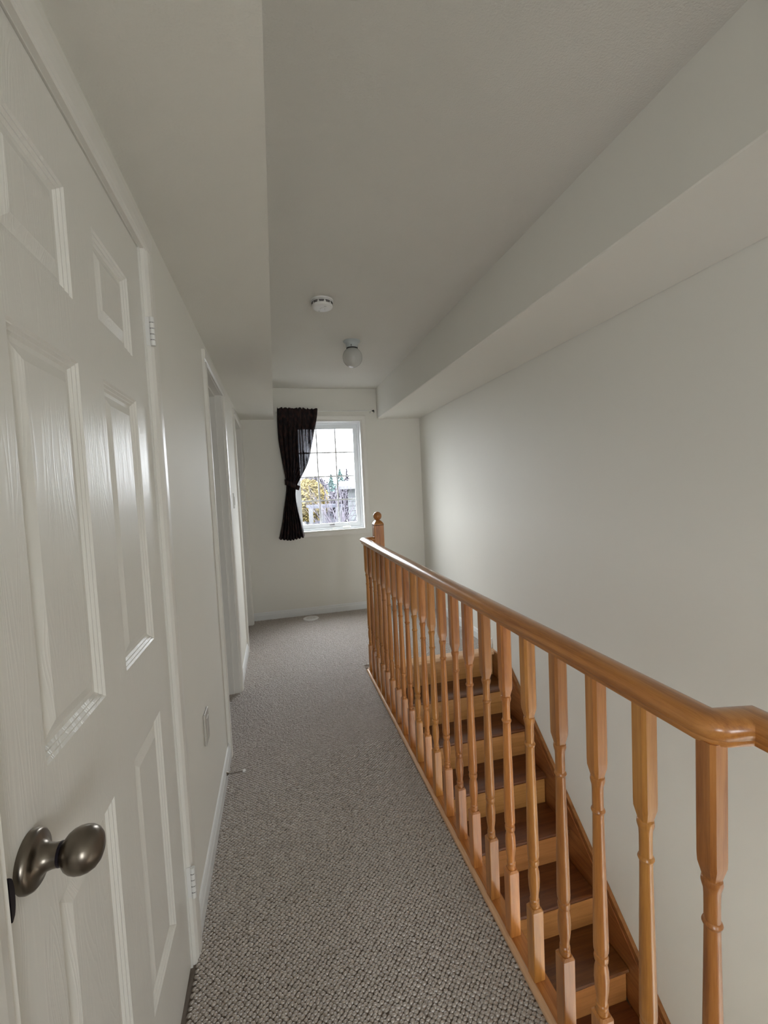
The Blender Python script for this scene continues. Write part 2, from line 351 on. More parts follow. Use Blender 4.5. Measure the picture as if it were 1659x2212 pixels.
# near door
d1 = empty('door_1', (XL, .9, 0)); struct(d1, 'white six-panel door closed on the near left wall', 'door')
casing_leg(d1, D1[0]-.006, -1, 2.0405); casing_leg(d1, D1[1]+.010, 1, 2.0405); casing_head(d1, D1[0]-.006, D1[1]+.010, 2.041)
obj('door_jamb', boxes((XL-TH, XL, D1[0]-.012, D1[0]-.003, 0, 2.045), (XL-TH, XL+.001, D1[1]+.003, D1[1]+.012, 0, 2.045), (XL-TH, XL, D1[0]-.012, D1[1]+.012, 2.038, 2.047)), M['trim'], d1)
PY = [(.659, .869), (.982, 1.192)]; PZ = [(.255, .830), (1.018, 1.610), (1.717, 1.903)]
DX = XL-.003
def door_leaf():
    bm = bmesh.new()
    ysc = [D1[0], .659, .869, .982, 1.192, D1[1]]; zsc = [.012, .255, .830, 1.018, 1.610, 1.717, 1.903, 2.035]
    vf = {}
    def V(i, j):
        if (i, j) not in vf: vf[i, j] = bm.verts.new((DX, ysc[i], zsc[j]))
        return vf[i, j]
    for i in range(5):
        for j in range(7):
            if i in (1, 3) and j in (1, 3, 5): continue
            bm.faces.new((V(i, j), V(i+1, j), V(i+1, j+1), V(i, j+1)))
    bk = [bm.verts.new((DX-.035, y, z)) for y, z in ((ysc[0], zsc[0]), (ysc[-1], zsc[0]), (ysc[-1], zsc[-1]), (ysc[0], zsc[-1]))]
    bm.faces.new(bk[::-1])
    lo = [V(i, 0) for i in range(6)]; hi = [V(i, 7) for i in range(6)]; le = [V(0, j) for j in range(8)]; ri = [V(5, j) for j in range(8)]
    bm.faces.new([bk[0], bk[1]]+lo[::-1]); bm.faces.new([bk[3]]+hi+[bk[2]]); bm.faces.new([bk[0]]+le+[bk[3]]); bm.faces.new([bk[1], bk[2]]+ri[::-1])
    return bm
obj('door_leaf', door_leaf(), M['door'], d1)
def door_panel(y0, y1, z0, z1):
    bm = bmesh.new()
    steps = [(0, 0), (.0035, -.0035), (.006, -.0035), (.010, -.0075), (.0125, -.0075), (.0165, -.0115), (.024, -.0120), (.044, -.0045), (.047, -.0045)]
    prev = None
    for o, dx in steps:
        r = [bm.verts.new((DX+dx, y, z)) for y, z in ((y0+o, z0+o), (y1-o, z0+o), (y1-o, z1-o), (y0+o, z1-o))]
        if prev:
            for i in range(4): bm.faces.new((prev[i], prev[(i+1) % 4], r[(i+1) % 4], r[i]))
        prev = r
    bm.faces.new(prev)
    return bm
for z0, z1 in PZ:
    for y0, y1 in PY: obj('door_panel', door_panel(y0, y1, z0, z1), M['door'], d1)
# knob
kn = empty('door_knob', (DX, .602, .935)); kn.parent = d1; kn.matrix_parent_inverse = Matrix.Translation(-d1.location)
bpy.data.objects.remove(kn)
kc = (DX, .602, .935)
rose = obj('door_knob', lathe([(.0, 0), (.034, 0), (.0345, .004), (.033, .009), (.030, .0115), (.024, .0125), (.0185, .0160), (.0150, .0215), (.0138, .0275), (.0138, .033), (.0125, .0335), (.0125, .036),
    (.0140, .0365), (.0160, .0385), (.0210, .0425), (.0245, .0475), (.0264, .0535), (.0268, .0600), (.0256, .0665), (.0222, .0730), (.0168, .0775), (.0095, .0803), (.0001, .0812), (0, .0813)], 48, 'x', cx=kc[0], cy=kc[1], cz=kc[2]), M['nickel'], d1, smooth=True, angle=50)
rose['label'] = 'aged nickel egg-shaped knob on round rose'
obj('neck_ring', lathe([(.0, .0), (.0142, 0), (.0142, .0032), (0, .0032)], 32, 'x', cx=kc[0]+.0333, cy=kc[1], cz=kc[2]), M['nickel_dark'], rose)
def strike():
    pts = []
    n = 12
    for i in range(n+1):
        t = -1+2*i/n; pts.append((.540+.0075*math.sqrt(max(0, 1-t*t))+.0, .94+.025*t))
    pts += [(.5385, .965), (.5385, .915)]
    return extrude_profile([(y, z) for y, z in pts], 'x', XL+.0, XL+.010)
st = obj('strike_lip', strike(), M['nickel_dark'], d1); st['label'] = 'dark curved strike plate lip'
# hinges
def hinge(z0, z1):
    yc = D1[1]+.006; xc = XL+.008
    h = obj('hinge', box(XL-.001, XL+.0155, D1[1]+.0075, D1[1]+.0098, z0, z1, bevel=.0008), M['white_plastic'], d1)
    h['label'] = 'white painted butt hinge'
    n = 5; L = (z1-z0)/n
    for i in range(n):
        obj('knuckle', lathe([(0, .0), (.0066, .0), (.0066, L*.90), (0, L*.90)], 16, 'z', cx=XL+.0175, cy=yc+.003, cz=z0+i*L), M['white_plastic'], h, smooth=True, angle=40)
        if i < n-1: obj('hinge_gap', boxes((XL+.0125, XL+.0215, D1[1]+.0035, D1[1]+.014, z0+(i+.90)*L, z0+(i+1)*L)) , M['dark'], h)
hinge(1.783, 1.860); hinge(.208, .300)

# doorways two and three: jamb lining, stops, casings, dim rooms beyond
def doorway(name, y0, y1, label):
    r = empty(name, (XL, (y0+y1)/2, 0)); struct(r, label, 'doorway')
    casing_leg(r, y0, -1, DZ-.0125); casing_leg(r, y1, 1, DZ-.0125) if y1+CW < YB else None; casing_head(r, y0, y1, DZ-.012)
    obj('door_jamb', boxes((XL-TH-.001, XL, y0, y0+.012, 0, DZ), (XL-TH-.001, XL, y1-.012, y1, 0, DZ), (XL-TH-.001, XL, y0, y1, DZ-.014, DZ)), M['trim'], r)
    obj('door_stop_strip', boxes((XL-.075, XL-.040, y0+.012, y0+.022, 0, DZ-.014), (XL-.075, XL-.040, y1-.022, y1-.012, 0, DZ-.014), (XL-.075, XL-.040, y0+.012, y1-.012, DZ-.024, DZ-.014)), M['trim'], r)
    return r
d2 = doorway('door_2', *D2, 'open white cased doorway in the middle of the left wall')
d3 = doorway('door_3', *D3, 'open white cased doorway beside the end wall')
# open leaves swung into the rooms
def open_leaf(parent, y, x0, x1):
    obj('door_leaf', box(x0, x1, y, y+.035, .012, 2.03, bevel=.001), M['door'], parent)
open_leaf(d2, D2[1]-.050, XL-.80, XL-TH-.012)

# light switch, outlet, door stop, floor vent
sw = tag(obj('light_switch', box(XL, XL+.006, 3.485, 3.560, 1.268, 1.385, bevel=.002, seg=2), M['switch']), 'white light switch plate on the left wall between the two doorways', 'switch')
obj('switch_rocker', box(XL+.005, XL+.0105, 3.507, 3.538, 1.295, 1.358, bevel=.0015), M['switch'], sw)
ou = tag(obj('wall_outlet', box(XL, XL+.008, 1.722, 1.800, .425, .545, bevel=.003, seg=2), M['outlet']), 'off-white outlet cover low on the left wall past the near door', 'outlet')
obj('outlet_face', box(XL+.007, XL+.0105, 1.741, 1.781, .448, .522, bevel=.002), M['outlet'], ou)
sp = empty('door_stop', (XL+.012, 2.13, .05)); tag(sp, 'thin metal door stop with white tip on the left baseboard', 'door stop')
pts = [(XL+.012+.011, 2.13, .052)]
hel = []
n = 90
for i in range(n+1):
    t = i/n; a = t*2*PI*11
    cx = XL+.020+.066*t; cz = .052-.010*math.sin(t*PI*.5)+.006*t; cy = 2.13+.004*t
    hel.append((cx, cy+.0042*math.cos(a), cz+.0042*math.sin(a)))
obj('spring', tube(hel, .0011, 5), M['nickel'], sp, smooth=True)
obj('mount', lathe([(0, 0), (.009, 0), (.008, .005), (.0045, .010), (0, .010)], 16, 'x', cx=XL+.012, cy=2.13, cz=.052), M['nickel'], sp, smooth=True, angle=40)
obj('tip', lathe([(0, 0), (.0065, 0), (.0075, .004), (.007, .010), (.004, .013), (0, .0135)], 16, 'x', cx=XL+.085, cy=2.134, cz=.048), M['white_plastic'], sp, smooth=True, angle=50)
vt = empty('floor_vent', (.292, 4.69, 0)); tag(vt, 'round off-white vent cover on the carpet below the window', 'vent')
obj('vent_disc', lathe([(0, .0), (.083, .0), (.083, .0095), (.080, .0115), (.074, .012), (.070, .0105), (0, .0105)], 40, 'z', cx=.292, cy=4.69), M['white_plastic'], vt, smooth=True, angle=30)
for i in range(-3, 4):
    L = math.sqrt(.058**2-(i*.016)**2)
    for k in (-1, 0, 1):
        a = k*L*.62
        obj('vent_slot', box(.292+a-L*.26, .292+a+L*.26, 4.69+i*.016-.0022, 4.69+i*.016+.0022, .0104, .0109), M['outlet'], vt)

# ------------------------------------------------------------------ window
w = empty('window_1', (.585, YB, 1.53)); struct(w, 'white casement window with a twelve-pane grid in the end wall', 'window')
cw = .062
def frame_ring(x0, x1, z0, z1, wd, ya, yb, bev=0):
    """rectangular ring with outer size x0..x1, z0..z1 and width wd, between ya and yb"""
    return boxes((x0, x0+wd, ya, yb, z0, z1), (x1-wd, x1, ya, yb, z0, z1), (x0+wd, x1-wd, ya, yb, z0, z0+wd), (x0+wd, x1-wd, ya, yb, z1-wd, z1))
def mitre_casing():
    bm = bmesh.new()
    prof = [(0, 0), (0, .009), (.006, .011), (.012, .010), (.020, .014), (.050, .016), (cw, .013), (cw, 0)]
    rings = []
    for o, t in prof:
        rings.append([bm.verts.new((x, YB-t, z)) for x, z in ((WX0-o, WZ0-o), (WX1+o, WZ0-o), (WX1+o, WZ1+o), (WX0-o, WZ1+o))])
    for a, b in zip(rings, rings[1:]):
        for i in range(4): bm.faces.new((a[i], a[(i+1) % 4], b[(i+1) % 4], b[i]))
    bmesh.ops.recalc_face_normals(bm, faces=bm.faces[:])
    return bm
obj('window_casing', mitre_casing(), M['trim'], w)
obj('window_liner', frame_ring(WX0, WX1, WZ0, WZ1, .006, YB-.009, YB+.075), M['base'], w)
obj('window_frame', frame_ring(WX0, WX1, WZ0, WZ1, .030, YB+.070, YB+.16), M['vinyl'], w)
sash = obj('window_sash', frame_ring(WX0+.027, WX1-.027, WZ0+.027, WZ1-.027, .042, YB+.082, YB+.125), M['vinyl'], w)
gx0, gx1, gz0, gz1 = .269, .901, .993, 2.068
obj('glazing_bead', frame_ring(gx0-.001, gx1+.001, gz0-.001, gz1+.001, .009, YB+.088, YB+.100), M['vinyl'], sash)
ncol, nrow = 3, 4
for i in range(1, ncol):
    x = gx0+(gx1-gx0)*i/ncol; obj('muntin', box(x-.008, x+.008, YB+.101, YB+.108, gz0, gz1), M['vinyl'], sash)
for j in range(1, nrow):
    z = gz0+(gz1-gz0)*j/nrow; obj('muntin', box(gx0, gx1, YB+.1015, YB+.1075, z-.008, z+.008), M['vinyl'], sash)
obj('window_glass', box(gx0, gx1, YB+.110, YB+.113, gz0, gz1), M['glass'], w)
ck = obj('crank_base', box(.725, .815, YB+.052, YB+.080, .935, .958, bevel=.006, seg=3), M['white_plastic'], w, smooth=True, angle=50)
obj('crank_handle', tube([(.800, YB+.050, .950), (.797, YB+.040, .968), (.780, YB+.036, 1.000), (.765, YB+.036, 1.030)], [.0055, .005, .004, .0055], 8), M['white_plastic'], w, smooth=True)
obj('window_latch', boxes((.575, .632, YB+.076, YB+.083, .978, .984)), M['dark'], w)
obj('loose_clip', boxes((.600, .612, YB+.040, YB+.060, .931, .945), (.618, .640, YB+.045, YB+.055, .931, .940), (.606, .630, YB+.048, YB+.052, .940, .952)), M['white_plastic'], w)
obj('lock_lever', boxes((.238, .252, YB+.070, YB+.083, 1.085, 1.20), (.243, .249, YB+.060, YB+.072, 1.150, 1.21)), M['white_plastic'], w)

# curtain rod and curtain
rd = empty('curtain_rod', (.58, YB-.06, 2.236)); tag(rd, 'thin white curtain rod with black bracket end above the window', 'curtain rod')
obj('rod', tube([(.045, YB-.062, 2.236), (1.095, YB-.062, 2.236)], .0055, 12), M['rod'], rd, smooth=True, angle=50)
obj('rod_bracket', boxes((1.085, 1.092, YB-.064, YB, 2.228, 2.236), (1.080, 1.098, YB-.004, YB, 2.216, 2.252)), M['rod'], rd)
obj('rod_bracket', boxes((.052, .058, YB-.064, YB, 2.228, 2.236)), M['rod'], rd)
fi = bmesh.new(); lathe([(0, 0), (.006, .001), (.007, .006), (.005, .010), (.010, .014), (.012, .020), (.009, .027), (0, .030)], 16, 'x', fi, cx=1.094, cy=YB-.062, cz=2.236)
tube([(1.110, YB-.062, 2.236), (1.122, YB-.064, 2.225), (1.116, YB-.066, 2.214)], .0045, 8, fi)
obj('finial', fi, M['black'], rd, smooth=True)
Z_T = [2.268, 2.17, 1.93, 1.68, 1.51, 1.44, 1.40, 1.29, 1.195, 1.08, .98, .865]
X_L = [.060, .055, .056, .085, .112, .120, .114, .094, .073, .055, .033, .004]
X_R = [.500, .490, .436, .373, .275, .226, .212, .214, .228, .252, .272, .286]
def interp(z, zs, xs):
    return float(np.interp(-z, [-a for a in zs], xs))
def smoothi(z, xs):
    return sum(interp(z+d, Z_T, xs) for d in (-.05, -.025, 0, .025, .05))/5 if Z_T[-1]+.05 < z < Z_T[0]-.05 else interp(z, Z_T, xs)
def curtain():
    bm = bmesh.new(); NU, NV = 150, 90; rows = []
    rr = random.Random(4); ph = [rr.uniform(0, 6) for _ in range(6)]
    for v in range(NV+1):
        z = 2.268+(.868-2.268)*v/NV; row = []
        xl, xr = smoothi(z, X_L), smoothi(z, X_R); wd = xr-xl
        pinch = math.exp(-((z-1.43)/.13)**2)
        amp = (.013+.012*min(1, max(0, (2.15-z)/.4)))*(1-.35*pinch)
        if z < 1.3: amp = .016+.018*(1.3-z)/.43
        amp = .0055 if z > 2.20 else amp*min(1, (2.20-z)/.25+.25)
        for u in range(NU+1):
            s = u/NU; k = 2*PI*(8.5*s)+.5*math.sin(3*s*PI+ph[0])+.25*math.sin(z*2.1+ph[1]); 
            y = YB-.062+amp*math.sin(k)*(.8+.3*math.sin(5.3*s+ph[2]))+.004*math.sin(31*s+ph[3])-.012*pinch*math.sin(PI*s)
            y = min(y, YB-.020) if z < 2.17 else min(y-.013*min(1, (z-2.17)/.03), YB-.0705)
            x = xl+wd*(s+.018*math.cos(k))
            zz = z
            if v == 0: zz = z-.004+.006*math.sin(k*1.3+ph[4])+.004*math.sin(60*s)+.012*(.5-s)
            elif v <= 2: zz = z+.012*(.5-s)*(1-v/3)
            if v > NV-12:
                f = (v-(NV-12))/12; zz = z+f*(.030*abs(s-.45)**1.2*2+.006*math.sin(k)-.012)
            row.append(bm.verts.new((x, y, zz)))
        rows.append(row)
    for a, b in zip(rows, rows[1:]):
        for i in range(NU): bm.faces.new((a[i], a[i+1], b[i+1], b[i]))
    return bm
ct = empty('curtain', (.25, YB-.06, 1.5)); tag(ct, 'dark brown curtain tied back on the left side of the window', 'curtain')
co = obj('curtain_panel', curtain(), M['curtain'], ct, smooth=True)
def tie():
    bm = bmesh.new(); N = 48; A = []; B = []; cx, cy = .167, YB-.064
    for i in range(N):
        a = 2*PI*i/N; x = cx+.060*math.cos(a); y = cy+.041*math.sin(a); sl = -(x-cx)*.46
        A.append(bm.verts.new((x, y, 1.473+sl+.012))); B.append(bm.verts.new((x*1.0, y, 1.417+sl+.010)))
    for i in range(N): bm.faces.new((A[i], A[(i+1) % N], B[(i+1) % N], B[i]))
    t = [bm.verts.new(p) for p in ((.222, cy-.028, 1.452), (.262, cy-.034, 1.432), (.244, cy-.032, 1.388), (.212, cy-.030, 1.400))]
    bm.faces.new(t)
    return bm
tb = obj('tieback', tie(), M['curtain'], ct, smooth=True, angle=40); tb.modifiers.new('t', 'SOLIDIFY').thickness = .003

# ------------------------------------------------------------------ ceiling fittings
sd = empty('smoke_detector', (.333, 2.635, ZC)); tag(sd, 'round white smoke detector on the ceiling', 'smoke detector')
def ce_l(name, prof, m, parent, cx, cy, seg=48, ang=35): return obj(name, lathe([(r, -t) for r, t in prof], seg, 'z', cx=cx, cy=cy, cz=ZC), m, parent, smooth=True, angle=ang)
ce_l('base_plate', [(0, 0), (.066, 0), (.067, .003), (.066, .008), (.060, .009), (0, .009)], M['white_plastic'], sd, .333, 2.635)
ce_l('detector_body', [(0, .009), (.055, .009), (.058, .013), (.060, .018), (.0615, .034), (.060, .041), (.055, .0455), (.045, .0480), (0, .0495)], M['white_plastic'], sd, .333, 2.635)
for k in range(10):
    a = 2*PI*k/10+.15
    for (z0, wdt) in ((.0175, .50), (.0245, .42)):
        bm = bmesh.new(); n = 6; q = []
        for i in range(n+1):
            t = a+wdt*(i/n-.5)
            for r in (.0590, .0624): 
                for z in (z0, z0+.0042): q.append(bm.verts.new((.333+r*math.cos(t), 2.635+r*math.sin(t), ZC-z)))
        for i in range(n):
            o = i*4; p = o+4
            bm.faces.new((q[o+2], q[p+2], q[p+3], q[o+3])); bm.faces.new((q[o], q[p], q[p+2], q[o+2])); bm.faces.new((q[o+1], q[o+3], q[p+3], q[p+1]))
        bm.faces.new((q[0], q[2], q[3], q[1])); bm.faces.new((q[-4], q[-3], q[-1], q[-2]))
        obj('vent_slot', bm, M['dark'], sd)
ce_l('button_ring', [(.0125, .0485), (.0155, .0485), (.0155, .0500), (.0125, .0500), (.0125, .0485)], M['outlet'], sd, .333, 2.635)
ce_l('test_button', [(0, .049), (.0125, .049), (.0118, .0515), (0, .052)], M['base'], sd, .333, 2.635)
ce_l('sensor_dot', [(0, .046), (.006, .046), (.0055, .0495), (0, .0497)], M['outlet'], sd, .318, 2.670, 16)
obj('mark_strip', box(.338, .352, 2.598, 2.604, ZC-.0495, ZC-.048), M['outlet'], sd)
gl_ = empty('ceiling_light', (.628, 3.315, ZC)); tag(gl_, 'ceiling light with opal glass globe and flared grey base', 'ceiling light')
ce_l('lamp_base', [(0, 0), (.064, 0), (.065, .003), (.062, .008), (.054, .013), (.048, .020), (.0455, .030), (.045, .050), (.043, .053), (0, .053)], M['lamp_metal'], gl_, .628, 3.315, 32)
ce_l('shade_gap', [(0, .052), (.0435, .052), (.043, .0565), (0, .0565)], M['dark'], gl_, .628, 3.315, 32)
obj('set_screw', box(.612, .616, 3.262, 3.272, ZC-.048, ZC-.040), M['dark'], gl_)
gr = .0755; gz = .056+.066
prof = [(gr*math.sin(a), gz-gr*math.cos(a)) for a in np.linspace(math.asin(.040/gr), PI, 26)]
prof[-1] = (0, gz+gr)
ce_l('globe_shade', [(0, gz-gr*math.cos(math.asin(.040/gr)))]+prof, M['globe'], gl_, .628, 3.315, 48, 60)

# ------------------------------------------------------------------ railing
rl = empty('stair_railing', (.62, 1.8, 0)); tag(rl, 'orange-brown oak railing with turned balusters along the open stairwell', 'railing')
RX = .619; BY0, BSP, NB = .506, .1245, 22
ZR0, ZR1 = .962, 1.006
RP = [(-.012, 0), (-.0185, .001), (-.0205, .006), (-.0200, .010), (-.0265, .016), (-.0295, .024), (-.0285, .032), (-.0235, .0395), (-.014, .0435), (0, .0450)]
RPF = RP+[(-x, z) for x, z in RP[-2::-1]]
def sweep_rail(path, m, name, parent):
    bm = bmesh.new(); P = [Vector((*p, 0)) for p in path]; rings = []
    for k, p in enumerate(P):
        if k == 0: d = (P[1]-P[0]).normalized(); n = Vector((d.y, -d.x, 0)); s = 1
        elif k == len(P)-1: d = (P[-1]-P[-2]).normalized(); n = Vector((d.y, -d.x, 0)); s = 1
        else:
            d1_ = (P[k]-P[k-1]).normalized(); d2_ = (P[k+1]-P[k]).normalized()
            n1 = Vector((d1_.y, -d1_.x, 0)); n2 = Vector((d2_.y, -d2_.x, 0)); n = (n1+n2).normalized(); s = 1/max(.35, n.dot(n1))
        rings.append([bm.verts.new((p.x+n.x*x*s, p.y+n.y*x*s, ZR0+z)) for x, z in RPF])
    L = len(RPF)
    for a, b in zip(rings, rings[1:]):
        for i in range(L): bm.faces.new((a[i], a[(i+1) % L], b[(i+1) % L], b[i]))
    bm.faces.new(rings[0]); bm.faces.new(rings[-1][::-1])
    bmesh.ops.recalc_face_normals(bm, faces=bm.faces[:])
    return obj(name, bm, m, parent, smooth=True, angle=35)
sweep_rail([(.705, 3.203), (.648, 3.203), (.628, 3.197), (.619, 3.180), (RX, .520), (.623, .508), (.631, .502), (.682, .491), (.682, -.60)], M['oak_y'], 'handrail', rl)
# baluster template: local origin at its base, height H
ZB = .014; HB = ZR0+.004-ZB
def baluster():
    bm = bmesh.new(); h = .0165; ch = .0035
    def sq(z, hh=h, c=ch): return [(x*hh, y*hh) for x, y in ()] 
    def octo(hh, c): return [(hh, -hh+c), (hh, hh-c), (hh-c, hh), (-hh+c, hh), (-hh, hh-c), (-hh, -hh+c), (-hh+c, -hh), (hh-c, -hh)]
    def ring(pts, z): return [bm.verts.new((x, y, z)) for x, y in pts]
    def skin(R):
        for a, b in zip(R, R[1:]):
            n = len(a)
            for i in range(n): bm.faces.new((a[i], a[(i+1) % n], b[(i+1) % n], b[i]))
        bm.faces.new(R[0][::-1]); bm.faces.new(R[-1])
    # lower block and upper block with chamfered shoulders
    skin([ring(octo(h, .002), 0), ring(octo(h, .002), .196), ring(octo(.0130, .004), .202)])
    zt0 = .733-ZB+.014
    skin([ring(octo(.0105, .004), zt0-.003), ring(octo(.0165, .0062), zt0+.022), ring(octo(h, .0055), zt0+.034), ring(octo(h, .0055), HB)])
    z = lambda w: w-ZB
    lathe([(.0115, .200), (.0128, .205), (.0128, .210), (.0112, .213), (.0125, .217), (.0125, .222), (.0108, .225), (.0112, .235), (.0142, .258), (.0152, .280), (.0145, .300), (.0112, .318),
           (.0138, .322), (.0148, .329), (.0138, .336), (.0120, .338), (.0150, .345), (.0155, .356), (.0150, .40), (.0135, .50), (.0118, .60), (.0112, .652),
           (.0130, .654), (.0142, .6575), (.0130, .661), (.0112, .663), (.0112, .70), (.0118, .712), (.0135, .718), (.0148, .724), (.0140, .730), (.0112, .733), (.0112, .742)], 20, 'z', bm)
    return bm
b0 = obj('baluster', baluster(), M['oak_z'], rl, smooth=True, angle=28)
b0.location = (RX, BY0, ZB)
rot = random.Random(11)
for i in range(1, NB):
    b = b0.copy(); C.objects.link(b); b.location = (RX+rot.uniform(-.0012, .0012), BY0+BSP*i+rot.uniform(-.0015, .0015), ZB)
    b.rotation_euler = (0, 0, rot.choice((0, PI/2, PI))+rot.uniform(-.05, .05))
for i in range(6):
    b = b0.copy(); C.objects.link(b); b.location = (.682, .36-BSP*1.2*i, ZB)
# curb nosing the balusters stand on, rounded lip towards the carpet
CP = [(.604, -.006), (.604, .013), (.600, .0150), (.594, .0145), (.589, .011), (.587, .005), (.5885, -.006)]
cb = obj('curb_lip', extrude_profile(CP, 'y', -.62, 3.163), M['oak_nose'], rl, smooth=True, angle=30); cb['label'] = 'paler oak lip along the carpet'
obj('curb_board', box(.6042, .6445, -.62, 3.185, -.006, .0135), M['oak_y'], rl)
obj('curb_jog', box(.645, .715, -.62, .49, -.006, .014), M['oak_nose'], rl)
# newel post with ball
nw = obj('newel_post', box(.705, .780, 3.188, 3.263, .0045, 1.098, bevel=.004), M['oak_z'], rl)
nb = bmesh.new()
def sq4(h, z): return [nb.verts.new((.7425+a*h, 3.2255+b*h, z)) for a, b in ((-1, -1), (1, -1), (1, 1), (-1, 1))]
R = [sq4(.0375, 1.090), sq4(.0375, 1.100), sq4(.0335, 1.108), sq4(.0195, 1.126)]
for a, b in zip(R, R[1:]):
    for i in range(4): nb.faces.new((a[i], a[(i+1) % 4], b[(i+1) % 4], b[i]))
nb.faces.new(R[-1]); nb.faces.new(R[0][::-1])
obj('newel_cap', nb, M['oak_z'], nw)
rb = .0325
obj('newel_ball', lathe([(0, 1.12), (.0185, 1.120), (.0175, 1.126), (.0150, 1.131)]+[(rb*math.sin(a), 1.160-rb*math.cos(a)) for a in np.linspace(.55, PI-.02, 18)]+[(0, 1.160+rb)], 32, 'z', cx=.7425, cy=3.2255), M['oak_z'], nw, smooth=True, angle=50)

# ------------------------------------------------------------------ staircase
sc_ = empty('staircase', (1.15, 1.8, -1.4)); tag(sc_, 'oak staircase running down beside the right wall behind the balusters', 'staircase')
sx0, sx1 = XW+.022, XR-.022
obj('landing_nosing', extrude_profile([(Y0, -.028), (Y0-.012, -.026), (Y0-.017, -.014), (Y0-.012, -.002), (Y0, .004), (Y0+.075, .004), (Y0+.075, -.028)], 'x', XW+.004, XR-.002), M['oak_nose_x'], sc_, smooth=True, angle=40)
NST = 13
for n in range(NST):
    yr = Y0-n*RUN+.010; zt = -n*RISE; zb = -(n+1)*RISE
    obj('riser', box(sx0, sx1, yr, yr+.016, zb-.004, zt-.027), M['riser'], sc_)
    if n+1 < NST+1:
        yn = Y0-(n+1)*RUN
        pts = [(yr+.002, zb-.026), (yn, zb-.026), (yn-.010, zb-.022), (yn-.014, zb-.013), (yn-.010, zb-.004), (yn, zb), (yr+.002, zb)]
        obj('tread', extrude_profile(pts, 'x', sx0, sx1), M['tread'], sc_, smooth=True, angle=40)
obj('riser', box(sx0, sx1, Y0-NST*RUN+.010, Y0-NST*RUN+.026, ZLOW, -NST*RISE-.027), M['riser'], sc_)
def stringer(x0, x1, off, drop, y_top, name, m, capw=0):
    sl = .872; yb = Y0-NST*RUN-.25
    top = lambda y: -(3.2-y)*sl+off
    yt = y_top
    pts = [(yt, top(yt)), (yb, top(yb)), (yb, max(top(yb)-drop, ZLOW)), (yt, top(yt)-drop)]
    return obj(name, extrude_profile(pts, 'x', x0, x1), m, sc_)
stringer(XR-.018, XR-.001, .185, .50, 2.985, 'stringer', M['stringer'])
stringer(XR-.024, XR-.0185, .150, .022, 2.96, 'stringer_moulding', M['stringer'])
stringer(XR-.022, XR-.001, .198, .012, 2.985, 'stringer_cap', M['stringer'])
obj('stringer_end', box(XR-.018, XR-.001, 2.985, Y0+.03, -.30, .001), M['stringer'], sc_)
stringer(XW+.001, XW+.018, .185, .50, 2.985, 'stringer', M['stringer'])
stringer(XW+.0185, XW+.024, .150, .022, 2.96, 'stringer_moulding', M['stringer'])
obj('well_fascia', boxes((XW, XW+.010, -.62, Y0, -.26, -.008), (XW+.0095, XW+.016, -.62, Y0, -.075, -.055), (XW+.0095, XW+.016, -.62, Y0, -.26, -.235)), M['stringer'], sc_)

# ------------------------------------------------------------------ outside
struct(obj('ground', box(-60, 90, YB+1, 140, -3.4, -3.2), M['lawn']), 'pale autumn ground seen through the window', 'ground')
def clump_crown(c, rx, ry, rz, n, size, seed, conic=False):
    rr = random.Random(seed); bm = bmesh.new()
    for i in range(n):
        if conic:
            t = rr.random()**1.4; a = rr.uniform(0, 2*PI); r = (1-t)*(.35+.65*rr.random())
            p = Vector((c[0]+rx*r*math.cos(a), c[1]+ry*r*math.sin(a), c[2]-rz+2*rz*t)); s = size*(1.1-.7*t)
        else:
            while True:
                q = Vector((rr.uniform(-1, 1), rr.uniform(-1, 1), rr.uniform(-1, 1)))
                if .35 < q.length < 1: break
            p = Vector((c[0]+rx*q.x, c[1]+ry*q.y, c[2]+rz*q.z)); s = size
        for k in range(3):
            d1_ = Vector((rr.gauss(0, 1), rr.gauss(0, 1), rr.gauss(0, .7))).normalized()*s*rr.uniform(.6, 1.2)
            d2_ = Vector((rr.gauss(0, 1), rr.gauss(0, 1), rr.gauss(0, .7))).normalized()*s*rr.uniform(.5, 1)
            a, b, cc = bm.verts.new(p+d1_), bm.verts.new(p+d2_), bm.verts.new(p-d1_*.5-d2_*.4); bm.faces.new((a, b, cc))
    return bm
def tree(name, c, rx, rz, m, n, size, seed, label, conic=False, group=None):
    t = empty(name, (c[0], c[1], -3.2)); tag(t, label, 'tree', group)
    obj('trunk', tube([(c[0], c[1], -3.2), (c[0]+.05*rx, c[1], c[2]-rz*.3), (c[0], c[1], c[2]+rz*.5)], [.09*rx, .06*rx, .02*rx], 8), M['bark'], t)
    obj('foliage', clump_crown(c, rx, rx, rz, n, size, seed, conic), m, t)
    return t
tree('maple_tree', (2.15, 30, .75), 1.35, 1.45, M['leaf_yellow'], 4500, .17, 1, 'rounded yellow autumn tree seen through the window')
tree('spruce_tree', (5.9, 47, .2), 2.1, 2.9, M['leaf_teal'], 1800, .30, 2, 'blue-green evergreen in the middle of the window view', True)
tree('spruce_tree', (8.5, 58, .8), 2.7, 3.4, M['leaf_teal'], 1800, .33, 3, 'taller blue-green evergreen right of the middle one', True)
tree('spruce_tree', (10.7, 66, 1.0), 1.7, 3.6, M['leaf_mauve'], 1000, .35, 4, 'thin grey spruce behind the pale house', True)
tree('bare_tree', (4.0, 50, 1.2), 2.2, 1.9, M['leaf_mauve'], 1500, .3, 5, 'leafless grey tree behind the yellow tree')
tree('bare_tree', (5.5, 34, .3), 1.6, 1.5, M['leaf_mauve'], 1300, .25, 6, 'leafless mauve tree in front of the evergreens')
tree('round_tree', (5.2, 28, -.1), 1.0, .9, M['leaf_mauve'], 1000, .18, 8, 'small rounded grey tree beside the pale house')
